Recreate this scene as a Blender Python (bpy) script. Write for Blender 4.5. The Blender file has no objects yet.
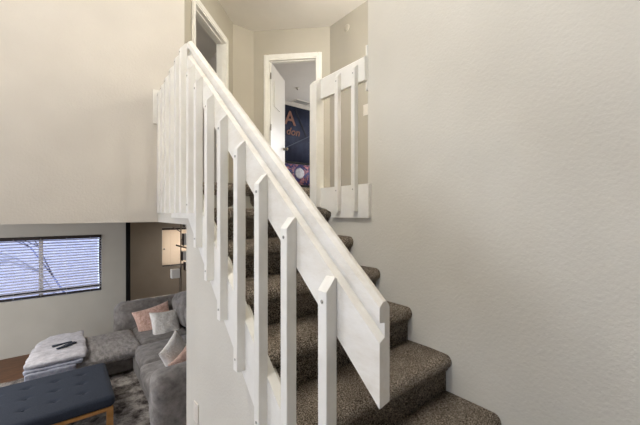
import bpy, bmesh, math, random
from mathutils import Vector, Matrix, noise
R = math.radians
E = 2.52                      # eye height over the living room floor; shapes below are written relative to the eye
scn = bpy.context.scene
col = scn.collection
random.seed(4)

# ------------------------------------------------------------------ materials
def srgb(r, g, b):
    f = lambda c: (c/255/12.92) if c/255 <= .04045 else ((c/255+.055)/1.055)**2.4
    return (f(r), f(g), f(b), 1)
def base(name, rgb, rough=.6, spec=.4):
    m = bpy.data.materials.new(name); m.use_nodes = True
    p = m.node_tree.nodes['Principled BSDF']
    p.inputs['Base Color'].default_value = srgb(*rgb)
    p.inputs['Roughness'].default_value = rough
    p.inputs['Specular IOR Level'].default_value = spec
    return m, m.node_tree, p
def nd(t, typ, **kw):
    n = t.nodes.new(typ)
    for k, v in kw.items(): setattr(n, k, v)
    return n
def tex(t, scale, detail=4, rough=.6, stretch=None, kind='ShaderNodeTexNoise'):
    co = nd(t, 'ShaderNodeTexCoord'); mp = nd(t, 'ShaderNodeMapping')
    if stretch: mp.inputs['Scale'].default_value = stretch
    t.links.new(co.outputs['Object'], mp.inputs['Vector'])
    n = nd(t, kind); n.inputs['Scale'].default_value = scale
    if kind == 'ShaderNodeTexNoise':
        n.inputs['Detail'].default_value = detail; n.inputs['Roughness'].default_value = rough
    t.links.new(mp.outputs['Vector'], n.inputs['Vector'])
    return n
def ramp(t, fac, stops, target):
    r = nd(t, 'ShaderNodeValToRGB'); cr = r.color_ramp
    while len(cr.elements) < len(stops): cr.elements.new(.5)
    for e, (p, c) in zip(cr.elements, stops): e.position = p; e.color = srgb(*c)
    t.links.new(fac, r.inputs['Fac']); t.links.new(r.outputs['Color'], target)
    return r
def bump(t, p, fac, dist, strength=1):
    b = nd(t, 'ShaderNodeBump'); b.inputs['Distance'].default_value = dist
    b.inputs['Strength'].default_value = strength
    t.links.new(fac, b.inputs['Height']); t.links.new(b.outputs['Normal'], p.inputs['Normal'])
def wall_mat(name, rgb, amt=.0022, rough=.75):
    m, t, p = base(name, rgb, rough, .25)
    n = tex(t, 75, 3, .5); bump(t, p, n.outputs['Fac'], amt, .8)
    n2 = tex(t, 1.7, 3, .5)
    d = [max(0, c-4) for c in rgb]; l = [min(255, c+3) for c in rgb]
    ramp(t, n2.outputs['Fac'], [(.35, d), (.65, l)], p.inputs['Base Color'])
    return m
def fabric(name, lo, hi, scale=60, bmp=.002, rough=.9, stretch=None, p0=.35, p1=.65):
    m, t, p = base(name, lo, rough, .15)
    n = tex(t, scale, 5, .7, stretch)
    ramp(t, n.outputs['Fac'], [(p0, lo), (p1, hi)], p.inputs['Base Color'])
    bump(t, p, n.outputs['Fac'], bmp)
    p.inputs['Sheen Weight'].default_value = .25
    return m
M = {}
M['wall'] = wall_mat('warm_white_wall', (212, 208, 196), .0028)
M['wall_upper'] = wall_mat('warm_beige_wall', (213, 207, 196))
M['hall'] = wall_mat('hall_beige_wall', (184, 178, 163), .001)
M['ceiling'] = wall_mat('ceiling_white', (226, 222, 214), .001)
M['living'] = wall_mat('living_wall', (200, 197, 187), .001)
M['recess'] = wall_mat('taupe_wall', (158, 150, 138), .001)
M['bedroom'] = wall_mat('bedroom_wall', (196, 190, 180), .001)

# painted woodwork: semi gloss white, with faint wear
m, t, p = base('white_paint', (232, 228, 220), .38, .45)
n = tex(t, 5, 6, .7); ramp(t, n.outputs['Fac'], [(.3, (232, 229, 219)), (.55, (240, 238, 230))], p.inputs['Base Color'])
n = tex(t, 90, 2, .5); bump(t, p, n.outputs['Fac'], .0004); M['white'] = m
m, t, p = base('worn_white_paint', (226, 221, 210), .42, .4)
n = tex(t, 9, 8, .75, (1, .3, 1)); ramp(t, n.outputs['Fac'], [(.28, (212, 205, 189)), (.42, (228, 223, 211)), (.6, (238, 235, 226))], p.inputs['Base Color'])
M['worn'] = m
M['door'], t, p = base('door_paint', (214, 211, 204), .35, .5)
M['metal'], t, p = base('bolt_metal', (168, 165, 156), .4, .5)
M['brass'], t, p = base('knob_metal', (120, 112, 100), .3, .6); p.inputs['Metallic'].default_value = .9
M['dark'], t, p = base('dark_brown', (46, 38, 35), .5)
M['bronze'], t, p = base('lamp_bronze', (104, 92, 82), .4, .5)
M['black'], t, p = base('black_fabric', (22, 20, 20), .8)
M['plastic'], t, p = base('switch_plastic', (228, 222, 210), .4)
M['slot'], t, p = base('slot_dark', (60, 55, 50), .6)

# carpet
m, t, p = base('stair_carpet', (110, 98, 88), 1, .05)
v = tex(t, 130, 3, .8); v2 = tex(t, 260, 2, .6); v3 = tex(t, 5, 3, .6)
a = nd(t, 'ShaderNodeMath', operation='ADD'); t.links.new(v.outputs['Fac'], a.inputs[0]); t.links.new(v2.outputs['Fac'], a.inputs[1])
b = nd(t, 'ShaderNodeMath', operation='MULTIPLY_ADD'); t.links.new(v3.outputs['Fac'], b.inputs[0]); b.inputs[1].default_value = .22
t.links.new(a.outputs[0], b.inputs[2])
c = nd(t, 'ShaderNodeMath', operation='MULTIPLY'); c.inputs[1].default_value = .45; t.links.new(b.outputs[0], c.inputs[0])
ramp(t, c.outputs[0], [(.41, (62, 54, 47)), (.50, (146, 132, 117)), (.58, (230, 217, 199))], p.inputs['Base Color'])
bump(t, p, a.outputs[0], .012, 1); M['carpet'] = m

m, t, p = base('rug_shag', (150, 145, 140), 1, .05)
n = tex(t, 6, 6, .75); ramp(t, n.outputs['Fac'], [(.38, (78, 72, 70)), (.5, (150, 143, 138)), (.62, (206, 200, 192))], p.inputs['Base Color'])
n2 = tex(t, 90, 4, .7); bump(t, p, n2.outputs['Fac'], .02); M['rug'] = m
m, t, p = base('oak_floor', (120, 78, 46), .4, .4)
n = tex(t, 5, 6, .65, (1, 9, 1)); ramp(t, n.outputs['Fac'], [(.3, (70, 42, 22)), (.7, (120, 80, 48))], p.inputs['Base Color']); M['oak'] = m
m, t, p = base('bench_wood', (176, 130, 78), .5, .3)
n = tex(t, 10, 5, .6, (1, 6, 1)); ramp(t, n.outputs['Fac'], [(.3, (160, 112, 62)), (.7, (196, 150, 94))], p.inputs['Base Color']); M['wood'] = m
M['sofa'] = fabric('grey_velvet', (98, 94, 91), (150, 145, 141), 9, .004, p0=.3, p1=.7)
M['sofa_dark'] = fabric('grey_velvet_body', (88, 85, 83), (124, 120, 117), 12, .003, p0=.3, p1=.7)
M['fur'] = fabric('grey_fur', (112, 108, 106), (178, 173, 169), 22, .02, 1, (1, .35, 1), .32, .7)
M['navy'] = fabric('navy_linen', (38, 43, 53), (57, 63, 75), 120, .0015, p0=.3, p1=.7); M['navy'].node_tree.nodes['Principled BSDF'].inputs['Sheen Weight'].default_value = .05
M['quilt'] = fabric('pale_grey_quilt', (164, 162, 168), (206, 204, 208), 11, .01)
M['quilt_blue'] = fabric('blue_grey_quilt', (128, 132, 146), (162, 164, 176), 20, .004)
M['pink'] = fabric('pink_fur', (186, 146, 130), (232, 200, 186), 30, .02)
M['cream'] = fabric('cream_fur', (226, 222, 214), (250, 248, 244), 30, .02)
M['shade'], t, p = base('lamp_shade_white', (238, 235, 228), .6)
p.inputs['Transmission Weight'].default_value = 0
m, t, p = base('blind_slat', (232, 230, 232), .5, .3); M['slat'] = m
# thin translucent slat
tr = nd(t, 'ShaderNodeBsdfTranslucent'); tr.inputs['Color'].default_value = (.8, .8, .85, 1)
mx = nd(t, 'ShaderNodeMixShader'); mx.inputs[0].default_value = .45
out = t.nodes['Material Output']; t.links.new(p.outputs[0], mx.inputs[1]); t.links.new(tr.outputs[0], mx.inputs[2]); t.links.new(mx.outputs[0], out.inputs['Surface'])
m, t, p = base('cream_blind_slat', (226, 214, 196), .6, .2); M['slat_cream'] = m
tr = nd(t, 'ShaderNodeBsdfTranslucent'); tr.inputs['Color'].default_value = (.85, .75, .62, 1)
mx = nd(t, 'ShaderNodeMixShader'); mx.inputs[0].default_value = .4
out = t.nodes['Material Output']; t.links.new(p.outputs[0], mx.inputs[1]); t.links.new(tr.outputs[0], mx.inputs[2]); t.links.new(mx.outputs[0], out.inputs['Surface'])
m, t, p = base('window_glass', (255, 255, 255), 0, .5)
tp = nd(t, 'ShaderNodeBsdfTransparent'); gl = nd(t, 'ShaderNodeBsdfGlossy'); gl.inputs['Roughness'].default_value = .02
mx = nd(t, 'ShaderNodeMixShader'); mx.inputs[0].default_value = .06
t.links.new(tp.outputs[0], mx.inputs[1]); t.links.new(gl.outputs[0], mx.inputs[2]); t.links.new(mx.outputs[0], t.nodes['Material Output'].inputs['Surface']); M['glass'] = m
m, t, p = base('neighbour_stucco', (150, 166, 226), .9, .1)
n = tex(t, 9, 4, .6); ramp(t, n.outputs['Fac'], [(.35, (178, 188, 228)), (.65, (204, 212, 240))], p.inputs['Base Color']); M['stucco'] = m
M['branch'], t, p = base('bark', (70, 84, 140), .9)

# navy banner
m, t, p = base('banner_cloth', (34, 38, 56), .7, .3)
n = tex(t, 2.2, 5, .6); ramp(t, n.outputs['Fac'], [(.35, (30, 33, 52)), (.65, (50, 57, 78))], p.inputs['Base Color']); M['banner'] = m
M['banner_line'], t, p = base('banner_line', (62, 68, 88), .6)
M['banner_dark'], t, p = base('banner_dark_line', (18, 20, 32), .6)
M['copper'], t, p = base('copper_letter', (124, 86, 72), .45)
m, t, p = base('swirl_print', (60, 60, 100), .6)
n = tex(t, 4.2, 3, .55); n.inputs['Distortion'].default_value = 2.5
ramp(t, n.outputs['Fac'], [(.32, (30, 28, 50)), (.42, (66, 66, 120)), (.5, (40, 36, 58)), (.56, (196, 130, 134)), (.62, (70, 66, 92)), (.72, (176, 172, 190))], p.inputs['Base Color'])
M['swirl'] = m

# ------------------------------------------------------------------ mesh helpers (world coordinates, z relative to the eye)
def bx(bm, x0, x1, y0, y1, z0, z1, bev=0, seg=2):
    r = bmesh.ops.create_cube(bm, size=1)
    vs = r['verts']
    for v in vs:
        v.co = Vector((x0+(v.co.x+.5)*(x1-x0), y0+(v.co.y+.5)*(y1-y0), z0+(v.co.z+.5)*(z1-z0)))
    if bev:
        es = list({e for v in vs for e in v.link_edges})
        bmesh.ops.bevel(bm, geom=es, offset=bev, segments=seg, affect='EDGES', profile=.5)
def prism(bm, pts, a, b):
    """closed polygon pts (3d tuples at the start section) moved by vector b-a"""
    d = Vector(b)-Vector(a)
    v0 = [bm.verts.new(Vector(p)) for p in pts]
    v1 = [bm.verts.new(Vector(p)+d) for p in pts]
    n = len(pts)
    for i in range(n): bm.faces.new((v0[i], v0[(i+1) % n], v1[(i+1) % n], v1[i]))
    bm.faces.new(v0[::-1]); bm.faces.new(v1)
def tube(bm, a, b, r0, r1=None, seg=12, cap=True):
    a, b = Vector(a), Vector(b); r1 = r0 if r1 is None else r1
    d = b-a; q = d.to_track_quat('Z', 'Y').to_matrix().to_4x4()
    bmesh.ops.create_cone(bm, cap_ends=cap, segments=seg, radius1=r0, radius2=r1, depth=d.length,
                          matrix=Matrix.Translation((a+b)/2) @ q)
def lathe(bm, prof, centre, axis=(0, 0, 1), seg=20):
    q = Vector(axis).to_track_quat('Z', 'Y').to_matrix()
    rings = []
    for r, z in prof:
        rings.append([bm.verts.new(Vector(centre)+q @ Vector((r*math.cos(2*math.pi*i/seg), r*math.sin(2*math.pi*i/seg), z))) for i in range(seg)])
    for a, b in zip(rings, rings[1:]):
        for i in range(seg): bm.faces.new((a[i], a[(i+1) % seg], b[(i+1) % seg], b[i]))
    bm.faces.new(rings[0][::-1]); bm.faces.new(rings[-1])
def soft(bm, x0, x1, y0, y1, z0, z1, r=.08, puff=.02, wob=.012, n=18, seed=0, rot=None):
    """rounded cushion block: superellipsoid-like box with puffed faces and slight wrinkles"""
    c = Vector(((x0+x1)/2, (y0+y1)/2, (z0+z1)/2)); h = Vector(((x1-x0)/2, (y1-y0)/2, (z1-z0)/2))
    r = min(r, h.x*.98, h.y*.98, h.z*.98)
    start = len(bm.verts)
    t = bmesh.new(); bmesh.ops.create_cube(t, size=2)
    bmesh.ops.subdivide_edges(t, edges=t.edges[:], cuts=n, use_grid_fill=True)
    for v in t.verts:
        q = v.co.copy()
        p = Vector((q.x*h.x, q.y*h.y, q.z*h.z))
        inner = Vector([max(-h[i]+r, min(h[i]-r, p[i])) for i in range(3)])
        d = p-inner
        if d.length > 1e-6: p = inner+d.normalized()*r
        f = [(1-q[i]**2) for i in range(3)]
        p.x += math.copysign(puff, q.x)*f[1]*f[2]*(abs(q.x) > .99)
        p.y += math.copysign(puff, q.y)*f[0]*f[2]*(abs(q.y) > .99)
        p.z += math.copysign(puff, q.z)*f[0]*f[1]*(abs(q.z) > .99)
        w = noise.noise(Vector((p.x*5+seed, p.y*5, p.z*5)))*wob + noise.noise(Vector((p.x*14+seed, p.y*14, p.z*14)))*wob*.4
        p += (d.normalized() if d.length > 1e-6 else Vector((0, 0, 1)))*w
        if rot: p = rot @ p
        v.co = p+c
    tmp = bpy.data.meshes.new('t'); t.to_mesh(tmp); t.free(); bm.from_mesh(tmp); bpy.data.meshes.remove(tmp)
def pillow(bm, c, w, h, th, rot, seed=0, wob=.02, n=22):
    c = Vector(c); grid = {}
    for side in (1, -1):
        for i in range(n+1):
            for j in range(n+1):
                u, v = i/n*2-1, j/n*2-1
                k = ((1-abs(u)**2.6)*(1-abs(v)**2.6))
                zz = th/2*max(k, 0)**.45*side
                pin = 1-.10*(1-abs(v)**2)*abs(u)**3, 1-.10*(1-abs(u)**2)*abs(v)**3
                p = Vector((u*w/2*pin[0], v*h/2*pin[1], zz))
                if k > 0: p.z += noise.noise(Vector((u*2.2+seed, v*2.2, side)))*wob*k**.3
                edge = (i in (0, n) or j in (0, n))
                key = (i, j, 0 if edge else side)
                if key not in grid: grid[key] = bm.verts.new(rot @ p+c)
    for side in (1, -1):
        for i in range(n):
            for j in range(n):
                q = [grid.get((a, b, side)) or grid[(a, b, 0)] for a, b in ((i, j), (i+1, j), (i+1, j+1), (i, j+1))]
                if side < 0: q.reverse()
                bm.faces.new(q)

def obj(name, bm, mat, parent=None, smooth=False, loc=None):
    """link bm as ONE mesh object; the origin is the parent's, or loc, or the shape's base centre"""
    bmesh.ops.recalc_face_normals(bm, faces=bm.faces[:])
    if parent is not None: o3 = parent['_o'] if '_o' in parent else None; org = Vector(ORG[parent.name])
    elif loc is not None: org = Vector(loc)
    else:
        xs = [v.co for v in bm.verts]
        org = Vector(((min(v.x for v in xs)+max(v.x for v in xs))/2, (min(v.y for v in xs)+max(v.y for v in xs))/2, min(v.z for v in xs)))
    for v in bm.verts: v.co -= org
    me = bpy.data.meshes.new(name); bm.to_mesh(me); bm.free()
    mats = mat if isinstance(mat, list) else [mat]
    for k in mats: me.materials.append(k)
    if smooth:
        for f in me.polygons: f.use_smooth = True
    o = bpy.data.objects.new(name, me); col.objects.link(o)
    ORG[o.name] = org
    if parent is not None: o.parent = parent
    else: o.location = org+Vector((0, 0, E))
    return o
ORG = {}
def thing(name, label, cat, loc, group=None, structure=False):
    o = bpy.data.objects.new(name, None); col.objects.link(o)
    o.empty_display_size = .1
    o.location = Vector(loc)+Vector((0, 0, E)); ORG[o.name] = Vector(loc)
    if structure: o['kind'] = 'structure'
    if label: o['label'] = label; o['category'] = cat
    if group: o['group'] = group
    return o
def tag(o, label, cat, group=None):
    o['label'] = label; o['category'] = cat
    if group: o['group'] = group
    return o
def struct(name, bm, mat, label=None, cat=None):
    o = obj(name, bm, mat); o['kind'] = 'structure'
    if label: o['label'] = label; o['category'] = cat
    return o
def B(*boxes, bev=0, seg=2):
    bm = bmesh.new()
    for b in boxes: bx(bm, *b, bev=bev, seg=seg)
    return bm
def wall_open(bm, p0, p1, th, z0, z1, holes=()):
    """vertical wall from p0 to p1 (xy), thickness th to the left of the direction, rectangular holes (s0,s1,h0,h1)"""
    p0, p1 = Vector((*p0, 0)), Vector((*p1, 0)); L = (p1-p0).length; d = (p1-p0)/L; nrm = Vector((-d.y, d.x, 0))*th
    ss = sorted({0, L, *[h[0] for h in holes], *[h[1] for h in holes]}); zs = sorted({z0, z1, *[h[2] for h in holes], *[h[3] for h in holes]})
    for a, b in zip(ss, ss[1:]):
        for c, e in zip(zs, zs[1:]):
            if any(h[0]-1e-6 <= a and b <= h[1]+1e-6 and h[2]-1e-6 <= c and e <= h[3]+1e-6 for h in holes): continue
            q = [p0+d*a, p0+d*b, p0+d*b+nrm, p0+d*a+nrm]
            prism(bm, [(v.x, v.y, c) for v in q], (0, 0, c), (0, 0, e))
def obox(bm, o, d, s0, s1, n0, n1, z0, z1, bev=0):
    """box in a frame: origin o (xy), direction d, left normal"""
    d = Vector((d[0], d[1], 0)).normalized(); n = Vector((-d.y, d.x, 0)); o = Vector((o[0], o[1], 0))
    t = bmesh.new(); bx(t, s0, s1, n0, n1, z0, z1, bev=bev)
    for v in t.verts: v.co = o+d*v.co.x+n*v.co.y+Vector((0, 0, v.co.z))
    me = bpy.data.meshes.new('t'); t.to_mesh(me); t.free(); bm.from_mesh(me); bpy.data.meshes.remove(me)

CE = 2.66       # upstairs ceiling
UF = .21        # upstairs floor
SO = -.08       # underside of the upstairs floor
F0 = -2.52      # living room floor
XL = -5.5; YB = -4.2

# ------------------------------------------------------------------ structure
bm = bmesh.new(); bx(bm, XL, 4.5, YB, 10.1, F0-.1, F0); struct('floor', bm, M['oak'], 'warm brown wood floor of the living room below', 'floor')
bm = bmesh.new(); bx(bm, XL, 6.2, YB, 7.0, CE, CE+.1); struct('ceiling', bm, M['ceiling'], 'flat off-white ceiling above the upstairs hall', 'ceiling')
# upstairs floor slabs (drywall underside) and their carpet
bm = bmesh.new()
bx(bm, XL, .78, 3.18, 7.71, SO, UF-.02)
bx(bm, .78, 6.2, 3.18, 10.1, SO, UF-.02)
bx(bm, XL, .78, 7.71, 7.9, SO, UF-.02)
bx(bm, .66, 1.8, 2.25, 3.18, SO, UF-.02)
bx(bm, 1.8, 3.1, .3, 3.18, SO, UF-.02)
struct('ceiling_living', bm, M['living'], 'underside of the upper storey over the sofa', 'ceiling')
bm = bmesh.new()
bx(bm, .66, 1.8, 2.235, 3.15, UF-.02, UF)
bx(bm, 1.8, 2.963, .3, 3.15, UF-.02, UF)
bx(bm, .89, 2.963, 3.15, 4.3, UF-.02, UF)
bx(bm, 2.0, 6.1, 4.3, 6.45, UF-.02, UF); bx(bm, 2.963, 6.1, 3.3, 4.3, UF-.02, UF)
bx(bm, -1.9, 2.0, 4.3, 6.45, UF-.02, UF); bx(bm, -1.9, .89, 3.3, 4.3, UF-.02, UF)
struct('floor_upstairs', bm, M['carpet'], 'carpeted floor of the upstairs hall', 'floor')

# right stair wall, ends at the upper hall opening, low wall continues under the guard
bm = bmesh.new(); bx(bm, 1.68, 1.80, YB, 1.556, F0, CE); bx(bm, 1.68, 1.80, 1.556, 2.245, F0, UF-.021)
struct('wall_right', bm, M['wall'], 'large plain textured wall on the right of the stairs', 'wall')
bm = bmesh.new(); bx(bm, XL, .886, 3.15, 3.27, SO, CE); struct('wall_left', bm, M['wall_upper'], 'tall plain wall above the living room opening', 'wall')
# wall that carries the stairs on their open side
bm = bmesh.new()
prism(bm, [(.657, y, z) for y, z in ((.03, F0), (2.29, F0), (2.29, SO), (2.29, UF-.03), (2.2, UF-.03), (.03, UF-.27-.82*1.99), )], (.657, 0, 0), (.72, 0, 0))
bx(bm, .72, 1.68, 2.2, 2.29, F0, SO)
bx(bm, .657, .72, 2.29, 3.15, SO, UF-.03)
struct('wall_stairs', bm, M['wall'], 'wall under the stair railing facing the living room', 'wall')
# living room walls
bm = bmesh.new(); wall_open(bm, (XL, 7.71), (1.01, 7.71), .14, F0, SO, [(XL*-1-1.24, XL*-1+.586, -1.54, -.43)])
struct('wall_window', bm, M['living'], 'grey living room wall with the wide window', 'wall')
bm = bmesh.new(); bx(bm, .87, 1.01, 7.85, 10.1, F0, SO); wall_open(bm, (1.01, 10.0), (4.4, 10.0), .14, F0, SO, [(2.195-1.01, 3.5-1.01, -1.55, -.43)])
struct('wall_recess', bm, M['recess'], 'darker taupe wall with the small cream blind', 'wall')
bm = bmesh.new(); bx(bm, 4.4, 4.5, 2.25, 10.1, F0, SO); struct('wall_living_right', bm, M['recess'])
bm = bmesh.new(); bx(bm, 1.80, 4.5, 2.15, 2.25, F0, SO); struct('wall_living_near', bm, M['living'])
# outer shell of the double-height room, out of view, with openings added to the side for light
bm = bmesh.new(); wall_open(bm, (XL, YB), (1.8, YB), -.12, F0, CE); struct('wall_back', bm, M['recess'])
bm = bmesh.new(); wall_open(bm, (XL, YB), (XL, 7.85), .12, F0, CE, [(1.0, 6.2, -.8, 2.0), (8.3, 11.2, F0+.05, -.4)]); struct('wall_far_left', bm, M['recess'])
# hall walls (45 degree plan)
h = math.sqrt(.5)
D2a, D2b = (.80, 3.20), (1.85, 4.27)
s = lambda p, q: math.hypot(q[0]-p[0], q[1]-p[1])
L2 = s(D2a, D2b); da = s(D2a, (1.07, 3.49)); db = s(D2a, (1.717-.045, 4.137-.045))
bm = bmesh.new(); wall_open(bm, D2a, D2b, .11, UF, CE, [(da, db, UF, 2.25)])
struct('wall_hall_left', bm, M['hall'], 'angled hall wall with the first doorway', 'wall')
bm = bmesh.new(); wall_open(bm, (1.85, 4.27), (2.17, 4.27), .11, UF, CE); struct('wall_hall_corner', bm, M['hall'])
D4a, D4b = (2.17, 4.27), (2.963, 3.477)
d4 = (h, -h)
da4 = s(D4a, (2.325, 4.115)); db4 = s(D4a, (2.835, 3.605))
bm = bmesh.new(); wall_open(bm, D4a, D4b, .11, UF, CE, [(da4, db4, UF, 2.235)]); struct('wall_hall_back', bm, M['hall'], 'hall wall with the open bedroom doorway', 'wall')
bm = bmesh.new(); wall_open(bm, (2.963, 3.477), (2.963, .3), .11, UF, CE); struct('wall_hall_right', bm, M['hall'], 'beige hall wall seen beyond the landing guard', 'wall')
bm = bmesh.new(); bx(bm, 1.8, 2.963, .2, .3, UF, CE); struct('wall_hall_end', bm, M['hall'])
# bedrooms beyond the doors
bm = bmesh.new(); bx(bm, 1.98, 2.08, 4.38, 6.5, UF, CE); bx(bm, -1.9, 6.1, 6.45, 6.55, UF, CE); bx(bm, 6.1, 6.2, 3.2, 6.55, UF, CE)
bx(bm, 3.08, 6.1, 3.2, 3.3, UF, CE); bx(bm, -2.0, -1.9, 3.27, 6.55, UF, CE)
struct('wall_bedroom', bm, M['bedroom'])
# baseboard in the recess
bm = bmesh.new(); bx(bm, 1.01, 4.4, 9.982, 10.0, F0, F0+.15, bev=.004); struct('baseboard_recess', bm, M['white'])

# door casings
def casing(name, o, d, s0, s1, top, side, w=.065, depth=.11):
    bm = bmesh.new()
    n0, n1 = (-.014, .0) if side < 0 else (0, .014)
    for a, b, z0, z1 in ((s0-w, s0, UF, top+w), (s1, s1+w, UF, top+w), (s0, s1, top, top+w)):
        obox(bm, o, d, a, b, n0, n1-.0, z0, z1, bev=.004)
        obox(bm, o, d, a+.012, b-.024 if b-a < .2 else b, n0-.006, n1, z0, z1-.012 if False else z1, bev=.003)
    for a, b, z0, z1 in ((s0-.002, s0+.016, UF, top), (s1-.016, s1+.002, UF, top), (s0, s1, top-.016, top+.001)):
        obox(bm, o, d, a, b, n0, depth+.012, z0, z1, bev=.002)
    for a, b, z0, z1 in ((s0+.016, s0+.028, UF, top-.016), (s1-.028, s1-.016, UF, top-.016), (s0+.016, s1-.016, top-.028, top-.016)):
        obox(bm, o, d, a, b, .03, .066, z0, z1)
    o = struct(name, bm, M['white']); return o
d2 = (D2b[0]-D2a[0], D2b[1]-D2a[1])
o = casing('trim_1', D2a, d2, da, db, 2.25, -1); o['label'] = 'white door casing at the top left of the railing'; o['category'] = 'door frame'
o = casing('trim_2', D4a, d4, da4, db4, 2.235, -1); o['label'] = 'white door casing of the bedroom doorway straight ahead'; o['category'] = 'door frame'

# bedroom door leaf, open into the room
hx, hy = 2.362, 4.105; ph = R(40.5)
dd = (math.cos(ph), math.sin(ph))
door = thing('door_1', 'white bedroom door standing open inside the far doorway', 'door', (hx, hy, UF), structure=True)
bm = bmesh.new(); obox(bm, (hx, hy), dd, .0, .70, 0, .035, UF+.012, 2.215, bev=.002); obj('door_leaf', bm, M['door'], door)
bm = bmesh.new(); obox(bm, (hx, hy), dd, .13, .40, -.016, 0, 1.60, 1.98, bev=.004); pq = obj('door_plaque', bm, M['door'], door)
bm = bmesh.new()
nx, ny = dd[1], -dd[0]
kc = Vector((hx+dd[0]*.64, hy+dd[1]*.64, 1.06))
lathe(bm, [(.026, 0), (.026, .008), (.011, .012), (.011, .035), (.024, .042), (.028, .055), (.022, .068), (.006, .072)], kc, (nx, ny, 0)); obj('door_knob', bm, M['brass'], door, True)
bm = bmesh.new()
for z in (.42, 1.25, 2.0):
    tube(bm, (hx-.004, hy-.012, z-.045), (hx-.004, hy-.012, z+.045), .007)
obj('hinge', bm, M['brass'], door, True)

# ------------------------------------------------------------------ carpeted stairs
st = thing('staircase', 'brown-grey carpeted straight stairs climbing to the upstairs hall', 'stairs', (1.17, .03, F0+1.09))
RISE, GO = .2056, .2575
def step_bm(yn, z, depth, x0=.6585, x1=1.678, zb=None):
    bm = bmesh.new(); r = .040; back = .035
    zb = z-RISE if zb is None else zb
    prof = [(yn+back, zb), (yn+back, z-2*r-.01)]
    prof += [(yn+back*.55, z-2*r-.004)]
    for k in range(9):
        a = -math.pi/2-math.pi*k/8*1.0
        prof.append((yn+r*.9+r*.9*math.cos(a) if True else 0, z-r+r*math.sin(a)))
    prof += [(yn+depth*.5, z+.0015), (yn+depth, z), (yn+depth, zb)]
    n = 90
    rows = []
    for i in range(n+1):
        x = x0+(x1-x0)*i/n
        row = []
        for j, (y, zz) in enumerate(prof):
            w = 0 if j in (0, len(prof)-1) else 1
            q = Vector((x*9, y*9, zz*9))
            row.append(bm.verts.new((x, y+w*.004*noise.noise(q), zz+w*.004*noise.noise(q*1.7+Vector((7, 0, 0))))))
        rows.append(row)
    m = len(prof)
    for a, b in zip(rows, rows[1:]):
        for j in range(m):
            bm.faces.new((a[j], a[(j+1) % m], b[(j+1) % m], b[j]))
    bm.faces.new(rows[0]); bm.faces.new(rows[-1][::-1])
    return bm
for k in range(0, 8):
    yn = 2.2155-GO*k; z = (.236-.2056*k) if k else .218
    obj('step', step_bm(yn, z, GO+.036 if k else .08, x1=1.678), M['carpet'], st, True)
# lower landing where the lower flight turns
bm = bmesh.new(); bx(bm, -.9, 1.68, -1.6, .435-.0, UF-1.67-.2, UF-1.62)
struct('floor_landing', bm, M['carpet'])

# ------------------------------------------------------------------ stair railing (sloped) with upper horizontal guard
rail = thing('stair_railing', 'white wooden stair railing of square balusters rising from lower right to upper left', 'railing', (.635, .535, -1.5))
S1 = .838
Y0, T0 = .535, -.225
Y1 = 2.125
top = lambda y: T0+S1*(y-Y0)
P = [(.620, -.014), (.620, -.050), (.623, -.053), (.640, -.055), (.640, -.092), (.635, -.095), (.620, -.104), (.620, -.270), (.659, -.262), (.659, -.018), (.655, -.010), (.645, -.001), (.634, -.001)]
bm = bmesh.new()
ym = 1.3
prism(bm, [(x, Y0, T0+z) for x, z in P], (0, Y0, T0), (0, Y1, top(Y1)))
obj('handrail', bm, M['worn'], rail)
# skirt board along the stair wall
bm = bmesh.new()
K0 = lambda y: -.513+.85*(y-1.245)
ya, yb = .42, 2.02
pts = [(ya, K0(ya)), (yb-.05, K0(yb-.05)), (yb+.08, .20), (yb+.12, .20), (yb+.12, -.035), (1.98, -.035)]
low = lambda y: K0(y)-.262
ylo = 1.245+(-.035+.513+.262)/.85
pts = [(ya, K0(ya)), (2.06, K0(2.06)), (2.13, .2), (2.13, -.035), (ylo, -.035), (ya, low(ya))]
prism(bm, [(.617, y, z) for y, z in pts], (.617, 0, 0), (.656, 0, 0))
obj('skirt_board', bm, M['white'], rail)
def baluster(parent, x, y, z0, z1, w=.040, chx=True, bolts=(), ang=0):
    """square baluster; outer top edge chamfered"""
    bm = bmesh.new()
    prof = [(x, z0), (x+w, z0), (x+w, z1), (x+w*.80, z1), (x, z1-w*.95)]
    prism(bm, [(a, y, b) for a, b in prof], (0, y, 0), (0, y+w, 0))
    bmesh.ops.bevel(bm, geom=[e for e in bm.edges if abs(e.verts[0].co.z-e.verts[1].co.z) > .3], offset=.002, segments=1, affect='EDGES')
    o = obj('baluster', bm, M['white'], parent)
    for bz in bolts:
        b2 = bmesh.new(); lathe(b2, [(.0055, 0), (.0055, .002), (.003, .0035)], (x, y+w/2, bz), (-1, 0, 0), 10)
        obj('bolt', b2, M['metal'], o, True)
    return o
ys = [.696, .9027, 1.0988, 1.2945, 1.487, 1.668, 1.8475, 1.99]
for y in ys:
    t_ = top(y)
    zb = -.355+.885*(y-1.668)
    if y > 1.93: zb = .0
    baluster(rail, .580, y, max(zb, -1.4) if y <= 1.93 else 0.0, t_-.098, bolts=(t_-.165, zb+.05))
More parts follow.
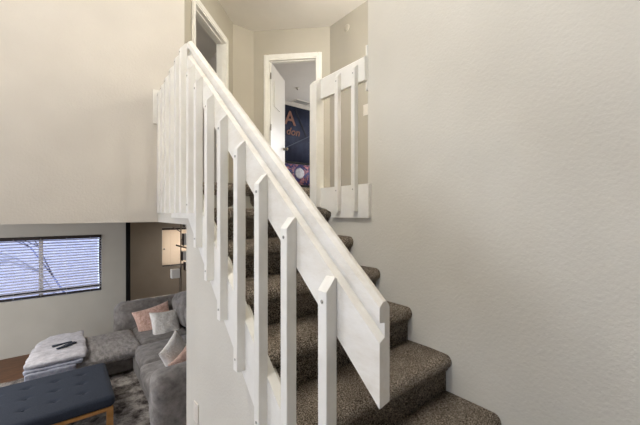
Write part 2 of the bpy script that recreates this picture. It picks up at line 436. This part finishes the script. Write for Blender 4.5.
# horizontal guard at the top, running away to the left wall
gv = Vector((.066, 1.0, 0)).normalized()
def gx(y): return .620+.066*(y-2.125)
GT = top(Y1)
GP = [(0, -.012), (0, -.05), (.018, -.055), (.018, -.09), (0, -.10), (0, -.185), (.04, -.185), (.04, -.004), (.035, 0), (.015, 0)]
ye = 3.134
bm = bmesh.new(); prism(bm, [(gx(Y1)+x, Y1+.0005, GT+z) for x, z in GP], (gx(Y1), Y1, 0), (gx(ye), ye, 0)); obj('guard_rail', bm, M['white'], rail)
bm = bmesh.new(); prism(bm, [(gx(2.131)+x, 2.131, z) for x, z in ((0, .20), (0, -.035), (.036, -.035), (.036, .20))], (gx(2.131), 2.131, 0), (gx(ye), ye, 0)); obj('apron_board', bm, M['white'], rail)
for y in (2.15, 2.314, 2.51, 2.71, 2.89, 3.07):
    baluster(rail, gx(y)-.040, y, .0, GT-.012, bolts=(GT-.07,))
bm = bmesh.new(); bx(bm, .618, .695, 3.135, 3.1495, GT-.31, GT-.01, bev=.002); obj('wall_block', bm, M['white'], rail)

# ------------------------------------------------------------------ landing guard on the right
g = thing('landing_railing', 'short white landing guard with two balusters beside the right wall', 'railing', (1.66, 1.8, .0))
RT = 1.108
bm = bmesh.new(); q = [(1.647, RT-.012), (1.647, RT-.172), (1.679, RT-.172), (1.679, RT), (1.66, RT)]
prism(bm, [(x, 1.5575, z) for x, z in q], (0, 1.5575, 0), (0, 2.09, 0)); obj('guard_rail', bm, M['white'], g)
bm = bmesh.new()
pts = [(1.522, .205), (2.095, .205), (2.095, .05), (1.99, .035), (1.918, .005), (1.918, -.034), (1.522, -.034)]
prism(bm, [(1.647, y, z) for y, z in pts], (1.647, 0, 0), (1.678, 0, 0)); obj('apron_board', bm, M['white'], g)
bm = bmesh.new()
prof = [(1.603, .05), (1.679, .05), (1.679, 1.108), (1.643, 1.108), (1.603, 1.07)]
prism(bm, [(a, 2.05, b) for a, b in prof], (0, 2.05, 0), (0, 2.14, 0)); obj('newel_post', bm, M['white'], g)
for y in (1.62, 1.80):
    o = baluster(g, 1.609, y, .012, RT-.045, w=.037, bolts=(.17, 1.0))
bm = bmesh.new(); bx(bm, 1.672, 1.74, 1.5565, 1.572, .87, 1.19, bev=.002)
obj('wall_block', bm, M['white'], g)

# ------------------------------------------------------------------ small wall fittings
sw = thing('light_switch', 'small white light switch on the hall wall beyond the landing guard', 'switch', (2.955, 2.785, 1.22))
bm = bmesh.new(); bx(bm, 2.955, 2.9625, 2.735, 2.82, 1.225, 1.365, bev=.003); obj('plate', bm, M['plastic'], sw)
bm = bmesh.new(); bx(bm, 2.949, 2.956, 2.765, 2.79, 1.265, 1.325, bev=.002); obj('rocker', bm, M['plastic'], sw)
ol = thing('wall_outlet', 'white outlet plate low on the wall beneath the stair railing', 'outlet', (.65, 2.07, -1.33))
bm = bmesh.new(); bx(bm, .649, .6565, 2.03, 2.112, -1.325, -1.20, bev=.003); obj('plate', bm, M['plastic'], ol)
bm = bmesh.new()
bm.free()
for z in (-1.235, -1.29): obj('socket', B((.6475, .6492, 2.057, 2.085, z-.014, z+.014), bev=.0006), M['plastic'], ol)
bm = bmesh.new(); lathe(bm, [(.045, 0), (.045, .01), (.03, .016), (.004, .017)], (2.962, 3.12, 2.48), (-1, 0, 0)); tag(obj('wall_sensor', bm, M['hall'], None, True), 'small round cover plate high on the hall wall near the ceiling', 'cover plate')

# bedroom ceiling fittings
sd = thing('smoke_detector', 'small round smoke detector on the bedroom ceiling', 'smoke detector', (3.88, 5.616, CE-.04))
bm = bmesh.new(); lathe(bm, [(.02, 0), (.03, .008), (.036, .016), (.038, .026)], (3.88, 5.616, CE-.027)); obj('cover', bm, M['plastic'], sd, True)
bm = bmesh.new(); lathe(bm, [(.014, 0), (.016, .006)], (3.88, 5.616, CE-.033)); obj('button', bm, M['slot'], sd, True)
vt = thing('ceiling_vent', 'slotted air vent in the bedroom ceiling above the navy banner', 'vent', (4.46, 6.28, CE-.012))
bm = B((4.24, 4.68, 6.16, 6.18, CE-.012, CE-.0005), (4.24, 4.68, 6.38, 6.40, CE-.012, CE-.0005), (4.24, 4.26, 6.18, 6.38, CE-.012, CE-.0005), (4.66, 4.68, 6.18, 6.38, CE-.012, CE-.0005)); obj('frame', bm, M['plastic'], vt)
bm = B(*[(4.26, 4.66, 6.185+k*.025, 6.193+k*.025, CE-.01, CE-.0015) for k in range(8)]); obj('louvres', bm, M['metal'], vt)
bm = B((4.26, 4.66, 6.18, 6.38, CE-.0015, CE-.0004)); obj('duct', bm, M['slot'], vt)

# ------------------------------------------------------------------ bedroom wall hangings
bn = thing('wall_banner', 'dark navy banner with copper lettering on the bedroom wall', 'banner', (4.7, 6.44, 1.2))
def rippled(bm, x0, x1, y, z0, z1, amp, n=60):
    rows = []
    for i in range(n+1):
        x = x0+(x1-x0)*i/n; dy = amp*math.sin(x*17)+amp*.5*math.sin(x*41)
        rows.append([bm.verts.new((x, y+dy, z0)), bm.verts.new((x, y+dy*.4, z1)), bm.verts.new((x, y+.006+dy*.4, z1)), bm.verts.new((x, y+.006+dy, z0))])
    for a, b in zip(rows, rows[1:]):
        for j in range(4): bm.faces.new((a[j], a[(j+1) % 4], b[(j+1) % 4], b[j]))
    bm.faces.new(rows[0]); bm.faces.new(rows[-1][::-1])
bm = bmesh.new(); rippled(bm, 3.9, 5.5, 6.43, 1.235, 2.57, .004); obj('cloth', bm, M['banner'], bn, True)
bm = bmesh.new(); bx(bm, 3.88, 5.52, 6.41, 6.435, 1.195, 1.24, bev=.005); obj('bottom_rod', bm, M['black'], bn)
def strip(bm, a, b, w, y, th=.006):
    a, b = Vector((a[0], 0, a[1])), Vector((b[0], 0, b[1])); d = (b-a).normalized(); n = Vector((-d.z, 0, d.x))*w/2
    prism(bm, [(v.x, y, v.z) for v in (a-n, b-n, b+n, a+n)], (0, y, 0), (0, y+th, 0))
bm = bmesh.new(); strip(bm, (4.10, 1.55), (4.9, 1.97), .018, 6.415); obj('seam', bm, M['banner_line'], bn)
bm = bmesh.new(); strip(bm, (4.36, 2.52), (4.72, 1.86), .03, 6.4155); obj('fold_line', bm, M['banner_dark'], bn)
def letters(txt, size, x, z, y, mat, shear=0, bold=.0):
    c = bpy.data.curves.new('txt', 'FONT'); c.body = txt; c.size = size; c.extrude = .004; c.shear = shear; c.offset = bold
    o = bpy.data.objects.new('txt', c); col.objects.link(o)
    dg = bpy.context.evaluated_depsgraph_get(); me = bpy.data.meshes.new_from_object(o.evaluated_get(dg))
    bpy.data.objects.remove(o); bpy.data.curves.remove(c)
    bm = bmesh.new(); bm.from_mesh(me); bpy.data.meshes.remove(me)
    for v in bm.verts: v.co = Vector((x+v.co.x, y-v.co.z, z+v.co.y))
    return bm
obj('lettering', letters('A', .47, 4.06, 2.11, 6.412, M['copper'], 0, .006), M['copper'], bn)
obj('lettering', letters('don', .25, 4.10, 1.87, 6.412, M['copper'], .25, .002), M['copper'], bn)
ps = thing('patterned_tapestry', 'colourful swirl-patterned hanging beneath the navy banner', 'tapestry', (4.7, 6.44, .62))
bm = bmesh.new(); rippled(bm, 3.9, 5.5, 6.425, .68, 1.185, .003); obj('cloth', bm, M['swirl'], ps, True)
bm = bmesh.new(); bx(bm, 3.88, 5.52, 6.41, 6.435, .64, .69, bev=.005); obj('bottom_rod', bm, M['black'], ps)
bm = bmesh.new(); lathe(bm, [(.13, 0), (.13, .004), (.10, .006), (.085, .004), (.05, .006), (.03, .008)], (4.50, 6.421, .97), (0, -1, 0), 28); obj('medallion', bm, M['quilt'], ps, True)

# ------------------------------------------------------------------ living room windows and blinds
def window(name, x0, x1, y, z0, z1, mull, label):
    w = thing(name, label, 'window', ((x0+x1)/2, y, z0), structure=True)
    f = .03
    bm = B((x0, x0+f, y+.06, y+.12, z0, z1), (x1-f, x1, y+.06, y+.12, z0, z1), (x0+f, x1-f, y+.06, y+.12, z1-f, z1), (x0+f, x1-f, y+.06, y+.12, z0, z0+f), bev=.003)
    obj('window_frame', bm, M['dark'] if name == 'window_1' else M['white'], w)
    if mull is not None:
        bm = B((mull-.03, mull+.03, y+.055, y+.125, z0+f, z1-f), bev=.003); obj('mullion', bm, M['plastic'], w)
    bm = B((x0+f, x1-f, y+.088, y+.092, z0+f, z1-f)); obj('pane', bm, M['glass'], w)
    return w
window('window_1', -1.24, .586, 7.71, -1.54, -.43, -.33, 'wide dark framed living room window at far left')
window('window_2', 2.195, 3.5, 10.0, -1.55, -.43, None, 'small window in the taupe wall behind cream blinds')
def blind(name, label, x0, x1, y, z0, z1, slat, dark, pitch, tilt, seed, gap=.022):
    b = thing(name, label, 'blind', ((x0+x1)/2, y, z0))
    bm = B((x0, x1, y-.03, y+.02, z1-.055, z1), bev=.004); obj('valance', bm, dark, b)
    bm = bmesh.new(); z = z1-.07
    while z > z0+.034:
        hw = gap
        a = (y-.0+hw*math.cos(tilt)-.005, z+hw*math.sin(tilt)); c = (y-hw*math.cos(tilt)-.005, z-hw*math.sin(tilt))
        prism(bm, [(x0+.008, a[0], a[1]), (x0+.008, c[0], c[1]), (x0+.008, c[0], c[1]-.0022), (x0+.008, a[0], a[1]-.0022)], (x0, 0, 0), (x1-.016, 0, 0))
        z -= pitch
    obj('slats', bm, slat, b)
    bm = B((x0+.004, x1-.004, y-.028, y+.018, z0+.008, z0+.04), bev=.004); obj('bottom_rail', bm, dark, b)
    bm = bmesh.new(); n = max(2, int((x1-x0)/.33))
    for i in range(n):
        xx = x0+(i+.5)*(x1-x0)/n
        tube(bm, (xx, y-.031, z0+.02), (xx, y-.031, z1-.03), .0022, seg=6)
    obj('ladder_cord', bm, slat, b)
    return b
bb = blind('window_blind', 'white slatted blind with dark valance over the wide window', -1.235, .581, 7.715, -1.535, -.435, M['slat'], M['dark'], .05, R(20), 0)
bm = B((-1.2, .55, 7.74, 7.755, -1.45, -1.40)); obj('sash_rail', bm, M['dark'], bb)
bm = bmesh.new(); tube(bm, (.54, 7.68, -.52), (.545, 7.68, -1.2), .004, seg=6); obj('wand', bm, M['dark'], bb)
bb2 = blind('window_blind', 'closed cream blind over the small window in the taupe wall', 2.2, 3.49, 10.01, -1.545, -.435, M['slat_cream'], M['dark'], .04, R(58), 1)
bm = bmesh.new(); lathe(bm, [(.004, 0), (.02, .008), (.022, .04), (.006, .05)], (2.25, 9.97, -1.06)); obj('cord_tassel', bm, M['metal'], bb2, True)

# curtain: slim black fabric panel at the wall end
cu = bmesh.new()
rows = []
for i in range(25):
    tt = i/24; x = 1.00+.085*tt; yy = 7.685+.012*math.sin(tt*math.pi*6)
    rows.append([cu.verts.new((x, yy-.004, F0+.03)), cu.verts.new((x-.006*tt, yy-.004, SO-.005)), cu.verts.new((x-.006*tt, yy+.004, SO-.005)), cu.verts.new((x, yy+.004, F0+.03))])
for a, b_ in zip(rows, rows[1:]):
    for j in range(4): cu.faces.new((a[j], a[(j+1) % 4], b_[(j+1) % 4], b_[j]))
cu.faces.new(rows[0]); cu.faces.new(rows[-1][::-1])
tag(obj('curtain', cu, M['black'], None, True), 'narrow black curtain panel hanging at the end of the window wall', 'curtain')

# neighbour's wall outside and a bare tree that casts streaks
bm = B((-9, .7, 10.3, 10.5, -3.2, 3.0)); o = struct('wall_exterior_neighbour', bm, M['stucco'])
tr_ = bmesh.new()
random.seed(9)
def br(a, d, r, n):
    b = Vector(a)+Vector(d); tube(tr_, a, b, r, r*.65, 6)
    if n:
        for k in range(2):
            q = Vector(d)*.75; q.rotate(Matrix.Rotation(random.uniform(-.7, .7), 3, 'Y')); q.rotate(Matrix.Rotation(random.uniform(-.4, .4), 3, 'X')); br(b, q, r*.62, n-1)
br((.3, 9.9, -2.52), (-.5, .05, 1.0), .028, 5)
tag(obj('bare_tree', tr_, M['branch'], None, True), 'bare branching tree outside the wide window behind the blind', 'tree')

# ------------------------------------------------------------------ living room furniture
# rug
bm = bmesh.new(); nx_, ny_ = 70, 70; gr = []
for i in range(nx_+1):
    row = []
    for j in range(ny_+1):
        x = -2.6+3.75*i/nx_; y = 3.2+3.42*j/ny_
        e = min(i, j, nx_-i, ny_-j)
        z = F0+.004+(.022+.012*noise.noise(Vector((x*11, y*11, 0))))*min(1, e)
        if e == 0: x += .02*noise.noise(Vector((x*9, y*9, 3))); y += .02*noise.noise(Vector((x*9, y*9, 8)))
        row.append(bm.verts.new((x, y, z)))
    gr.append(row)
for i in range(nx_):
    for j in range(ny_): bm.faces.new((gr[i][j], gr[i+1][j], gr[i+1][j+1], gr[i][j+1]))
rim = [gr[i][0] for i in range(nx_+1)]+[gr[nx_][j] for j in range(1, ny_+1)]+[gr[i][ny_] for i in range(nx_-1, -1, -1)]+[gr[0][j] for j in range(ny_-1, 0, -1)]
low_ = [bm.verts.new((v.co.x, v.co.y, F0+.001)) for v in rim]
for i in range(len(rim)):
    j = (i+1) % len(rim); bm.faces.new((rim[i], rim[j], low_[j], low_[i]))
bm.faces.new(low_)
tag(obj('area_rug', bm, M['rug'], None, True), 'mottled grey shaggy rug under the navy bench and sofa', 'rug')
RU = F0+.03
# sofa: long seat runs toward us on the right, chaise goes to the left, tall arm behind
so = thing('sectional_sofa', 'grey velvet L-shaped sectional sofa with loose seat cushions', 'sofa', (1.3, 5.3, F0))
bm = bmesh.new()
soft(bm, .84, 2.1, 3.95, 6.8, F0+.06, F0+.30, .05, .0, .004, 16)
soft(bm, -.36, 1.2, 5.74, 6.74, F0+.055, F0+.30, .05, .0, .006, 18, 3); obj('frame', bm, M['sofa_dark'], so, True)
bm = bmesh.new(); soft(bm, -.40, .96, 5.66, 6.72, F0+.27, F0+.425, .07, .012, .012, 26, 5); obj('chaise_cushion', bm, M['fur'], so, True)
for k, (ya_, yb_) in enumerate(((5.02, 5.76), (4.32, 5.01), (3.99, 4.31))):
    bm = bmesh.new(); soft(bm, (.87, .82, .81)[k], 1.72, ya_, yb_, F0+.24, F0+.43, .06, .025, .010, 22, 11*k); obj('seat_cushion', bm, M['sofa'], so, True)
bm = bmesh.new(); soft(bm, .98, 1.72, 5.78, 6.72, F0+.24, F0+.43, .06, .02, .010, 22, 41); obj('seat_cushion', bm, M['sofa'], so, True)
bm = bmesh.new(); soft(bm, .72, 2.2, 6.70, 7.02, F0+.08, F0+.865, .13, .015, .018, 26, 7); obj('arm', bm, M['sofa'], so, True)
bm = bmesh.new(); soft(bm, .74, 2.0, 3.68, 4.0, F0+.06, F0+.78, .11, .01, .012, 24, 9); obj('arm', bm, M['sofa'], so, True)
bm = bmesh.new(); soft(bm, 2.0, 2.3, 3.65, 7.0, F0+.06, F0+.80, .1, .01, .01, 20, 13); obj('backrest', bm, M['sofa_dark'], so, True)
for k, (ya_, yb_) in enumerate(((5.88, 6.66), (5.05, 5.85), (4.1, 5.03))):
    bm = bmesh.new(); soft(bm, 1.66, 2.02, ya_, yb_, F0+.42, F0+.98, .13, .05, .018, 22, 23*k+2, Matrix.Rotation(R(-12), 3, 'Y')); obj('back_cushion', bm, M['sofa'], so, True)
for x, y in ((-.28, 5.82), (-.28, 6.64), (.92, 4.05), (2.15, 3.8), (2.15, 6.9), (.9, 6.85), (.9, 5.8)):
    bm = bmesh.new(); tube(bm, (x, y, F0+.0), (x, y, F0+.075), .02, .028); obj('foot', bm, M['black'], so, True)

def rotm(z, x, y=0): return Matrix.Rotation(R(z), 3, 'Z') @ Matrix.Rotation(R(x), 3, 'X') @ Matrix.Rotation(R(y), 3, 'Z')
def fluffy(name, c, w, h_, th, rot, mat, label, seed, fringe=0):
    bm = bmesh.new(); pillow(bm, c, w, h_, th, rot, seed)
    o = tag(obj(name, bm, mat, None, True), label, 'pillow', 'throw pillows on the grey sofa'); return o
fluffy('throw_pillow', (1.29, 6.46, -1.97), .62, .56, .18, rotm(-6, 62, 12), M['pink'], 'pink fluffy throw pillow leaning against the far sofa arm', 1)
fluffy('throw_pillow', (1.41, 6.14, -1.99), .50, .54, .18, rotm(10, 60, -4), M['cream'], 'white fluffy throw pillow in front of the pink one at the sofa corner', 5)
fluffy('throw_pillow', (1.19, 4.56, -1.92), .60, .50, .15, rotm(52, 62, 10), M['cream'], 'cream throw pillow on the near seat by the white stair wall', 8)
fluffy('throw_pillow', (1.22, 4.22, -1.96), .52, .42, .15, rotm(48, 55, 4), M['pink'], 'pink fluffy throw pillow lowest at the near sofa arm', 12)

def shear_(o):
    for v in o.data.vertices:
        y = v.co.y+6.2; x = v.co.x-.05; k = max(0, min(1, (.1-x)/.5)); v.co.x += k*(.13*max(0, y-5.65)+.30*max(0, y-6.45))
    return o
# folded quilt on the chaise end
ql = thing('folded_quilt', 'folded pale grey quilt on the left end of the chaise', 'quilt', (-.05, 6.2, F0+.44))
bm = bmesh.new(); soft(bm, -.43, .26, 5.64, 6.76, F0+.45, F0+.54, .04, .005, .02, 24, 31); shear_(obj('top_fold', bm, M['quilt'], ql, True))
bm = bmesh.new(); soft(bm, -.42, .22, 5.62, 6.74, F0+.40, F0+.465, .03, .003, .012, 22, 37); shear_(obj('lower_fold', bm, M['quilt_blue'], ql, True))
bm = bmesh.new(); soft(bm, -.40, .14, 5.595, 5.65, F0+.20, F0+.42, .02, .004, .01, 18, 39); obj('hanging_fold', bm, M['quilt_blue'], ql, True)
cl = bmesh.new(); soft(cl, -.10, .16, 6.0, 6.06, F0+.555, F0+.575, .008, 0, .004, 10, 2, Matrix.Rotation(R(35), 3, 'Z'))
soft(cl, -.14, .10, 6.12, 6.17, F0+.555, F0+.57, .007, 0, .004, 10, 4, Matrix.Rotation(R(12), 3, 'Z'))
tag(obj('fabric_belt', cl, M['navy'], None, True), 'dark cloth belt lying loosely on top of the folded quilt', 'belt')

# tufted navy bench
be = thing('tufted_bench', 'large navy button-tufted bench with pale wooden legs', 'bench', (-.2, 4.75, RU))
bx0, bx1, by0, by1 = -1.0, .455, 4.27, 5.35
zt, zb_ = -2.06, -2.185
btn = [(.17-i*.255, 4.56+j*.265) for i in range(5) for j in range(3)]
bm = bmesh.new(); t2 = bmesh.new(); bmesh.ops.create_cube(t2, size=2); bmesh.ops.subdivide_edges(t2, edges=t2.edges[:], cuts=60, use_grid_fill=True)
hx2, hy2, hz2 = (bx1-bx0)/2, (by1-by0)/2, (zt-zb_)/2; cc = Vector(((bx0+bx1)/2, (by0+by1)/2, (zt+zb_)/2)); r_ = .05
for v in t2.verts:
    p = Vector((v.co.x*hx2, v.co.y*hy2, v.co.z*hz2)); hh = Vector((hx2, hy2, hz2))
    inner = Vector([max(-hh[i]+r_, min(hh[i]-r_, p[i])) for i in range(3)]); d = p-inner
    if d.length > 1e-6: p = inner+d.normalized()*r_
    if v.co.z > .99:
        for bx_, by_ in btn:
            q = (p.x+cc.x-bx_)**2+(p.y+cc.y-by_)**2
            p.z -= .018*math.exp(-q/.0008)
            p.z -= .007*math.exp(-((p.y+cc.y-by_)**2)/.0006)*math.exp(-((p.x+cc.x-bx_)**2)/.003)
    v.co = p+cc
me = bpy.data.meshes.new('t'); t2.to_mesh(me); t2.free(); bm.from_mesh(me); bpy.data.meshes.remove(me)
obj('cushion', bm, M['navy'], be, True)
for x, y in btn:
    b2 = bmesh.new(); lathe(b2, [(.012, 0), (.014, .003), (.010, .008), (.002, .010)], (x, y, zt-.018), seg=10); obj('button', b2, M['navy'], be, True)
bm = B((bx0+.02, bx1-.02, by0+.02, by0+.06, zb_-.038, zb_), (bx0+.02, bx1-.02, by1-.06, by1-.02, zb_-.038, zb_), (bx0+.02, bx0+.06, by0+.06, by1-.06, zb_-.038, zb_), (bx1-.06, bx1-.02, by0+.06, by1-.06, zb_-.038, zb_), bev=.003)
obj('frame', bm, M['wood'], be)
for x in (bx0+.05, bx1-.05):
    for y in (by0+.05, by1-.05):
        bm = bmesh.new(); prism(bm, [(x-.032, y-.032, zb_-.001), (x+.032, y-.032, zb_-.001), (x+.032, y+.032, zb_-.001), (x-.032, y+.032, zb_-.001)], (0, 0, zb_), (0, 0, RU+.001))
        obj('leg', bm, M['wood'], be)

# floor lamp with several box shades
lp = thing('floor_lamp', 'slim floor lamp with white box shades behind the sofa corner', 'lamp', (2.06, 7.6, F0))
bm = bmesh.new(); lathe(bm, [(.14, 0), (.14, .015), (.03, .025), (.02, .03)], (2.06, 7.6, F0)); obj('base', bm, M['dark'], lp, True)
bm = bmesh.new(); tube(bm, (2.06, 7.6, F0+.02), (2.06, 7.6, -.2), .014); tube(bm, (2.015, 7.6, F0+.02), (2.03, 7.6, -1.42), .008); obj('pole', bm, M['bronze'], lp, True)
def shade_(x0, x1, z0, z1, y0=7.44, y1=7.58):
    bm = bmesh.new(); bx(bm, x0, x1, y0, y1, z0, z1, bev=.006); o = obj('lamp_shade', bm, M['shade'], lp)
    b2 = B((x0-.012, x0, y0, y1, z0-.01, z1), bev=.002) if x0 > 2 else B((x1, x1+.01, y0, y1, z0, z1), bev=.002)
    obj('shade_bracket', b2, M['dark'], o)
shade_(1.83, 2.0, -1.43, -1.235); shade_(2.085, 2.25, -.72, -.46); shade_(2.12, 2.27, -1.27, -1.10); shade_(2.10, 2.25, -.30, -.12)
def lpart(f):
    bm = bmesh.new(); f(bm); obj('arm', bm, M['bronze'], lp)
lpart(lambda b: prism(b, [(1.95, 7.5, -.70), (2.25, 7.5, -.80), (2.25, 7.5, -.835), (1.95, 7.5, -.735)], (0, 7.5, 0), (0, 7.59, 0)))
lpart(lambda b: prism(b, [(1.88, 7.57, -.30), (2.06, 7.57, -.42), (2.06, 7.57, -.44), (1.88, 7.57, -.32)], (0, 7.57, 0), (0, 7.59, 0)))
for a_, b_ in (((2.06, 7.6, -1.33), (1.99, 7.52, -1.33)), ((2.06, 7.6, -1.17), (2.14, 7.52, -1.17)), ((2.06, 7.6, -.22), (2.12, 7.52, -.22)), ((2.06, 7.6, -.6), (2.1, 7.52, -.6))):
    lpart(lambda b: tube(b, a_, b_, .008))
shade_(2.06, 2.20, -1.05, -.86)

# ------------------------------------------------------------------ light
w = bpy.data.worlds.new('sky'); scn.world = w; w.use_nodes = True; t = w.node_tree
bg = t.nodes['Background']; bg.inputs['Color'].default_value = (.62, .74, 1.0, 1); bg.inputs['Strength'].default_value = 2.2
def area(name, loc, target, sx, sy, power, colr):
    l = bpy.data.lights.new(name, 'AREA'); l.shape = 'RECTANGLE'; l.size = sx; l.size_y = sy; l.energy = power; l.color = colr
    o = bpy.data.objects.new(name, l); col.objects.link(o)
    o.location = Vector(loc)+Vector((0, 0, E)); o.rotation_euler = (Vector(target)-Vector(loc)).to_track_quat('-Z', 'Y').to_euler(); return o
area('left_fill', (XL+.05, -.2, 1.25), (0, -.2, .9), 5.8, 2.0, 28, (.98, .985, 1))  # unseen fill added to light the railing and walls from the left
area('living_side_fill', (XL+.05, 5.55, -1.5), (0, 5.55, -1.5), 2.8, 2.0, 130, (.98, .98, 1))  # added area light out of view, brightens the living room

area('hall_ceiling_fill', (2.5, 1.0, 1.45), (2.5, 1.35, 2.6), .35, .25, 42, (1, .97, .93))  # upward fill added to brighten the hall ceiling, no fixture there
area('bedroom_fill', (6.05, 4.8, 1.6), (3, 4.9, 1.3), 1.4, 1.2, 60, (.95, .96, 1))  # unseen fill put inside the bedroom, its wall has no window
area('side_room_fill', (-1.85, 5.0, 1.5), (2, 5, 1.5), 1.2, 1.2, 24, (.98, .98, 1))  # added fill for the dark room behind the first doorway
area('recess_daylight', (2.85, 10.35, -.95), (2.85, 9.9, -.98), 1.2, 1.0, 12, (1, .95, .88))
area('recess_fill', (3.2, 8.6, SO-.02), (3.2, 8.6, -2), .6, .6, 30, (1, .93, .85))  # invented overhead fill that lifts the taupe recess wall
area('living_fill', (-1.0, 5.2, SO-.02), (-1.0, 5.2, -2), .8, .8, 40, (1, .96, .9))  # unseen overhead fill added to brighten sofa, pillows and rug
pl = bpy.data.lights.new('high_fill', 'POINT'); pl.energy = 118; pl.shadow_soft_size = .22; pl.color = (1, .95, .885)  # made-up point light without a fixture, brightens the upper walls most
po = bpy.data.objects.new('high_fill', pl); col.objects.link(po); po.location = (-.55, .95, 2.4+E)
hl = bpy.data.lights.new('hall_fill', 'POINT'); hl.energy = 34; hl.shadow_soft_size = .15; hl.color = (1, .95, .88)  # bodiless point light added to brighten the hall
ho = bpy.data.objects.new('hall_fill', hl); col.objects.link(ho); ho.location = (2.4, 1.2, 2.05+E)
sl = bpy.data.lights.new('sun', 'SUN'); sl.energy = 7; sl.angle = R(2); so_ = bpy.data.objects.new('sun', sl); col.objects.link(so_)
so_.rotation_euler = Vector((.25, .38, -1)).to_track_quat('-Z', 'Y').to_euler()

# ------------------------------------------------------------------ camera
cam = bpy.data.cameras.new('camera'); co = bpy.data.objects.new('camera', cam); col.objects.link(co)
co.location = (0, 0, E); co.rotation_euler = (R(90), 0, R(-38.66)); cam.lens = 18; cam.sensor_width = 36; cam.clip_start = .02
cam.shift_y = .0008
scn.camera = co
scn.view_settings.view_transform = 'Standard'; scn.view_settings.look = 'None'; scn.view_settings.gamma = 1; scn.view_settings.use_curve_mapping = False
scn.view_settings.exposure = 0.14
scn.cycles.max_bounces = 10; scn.cycles.diffuse_bounces = 6
scn.cycles.use_denoising = True
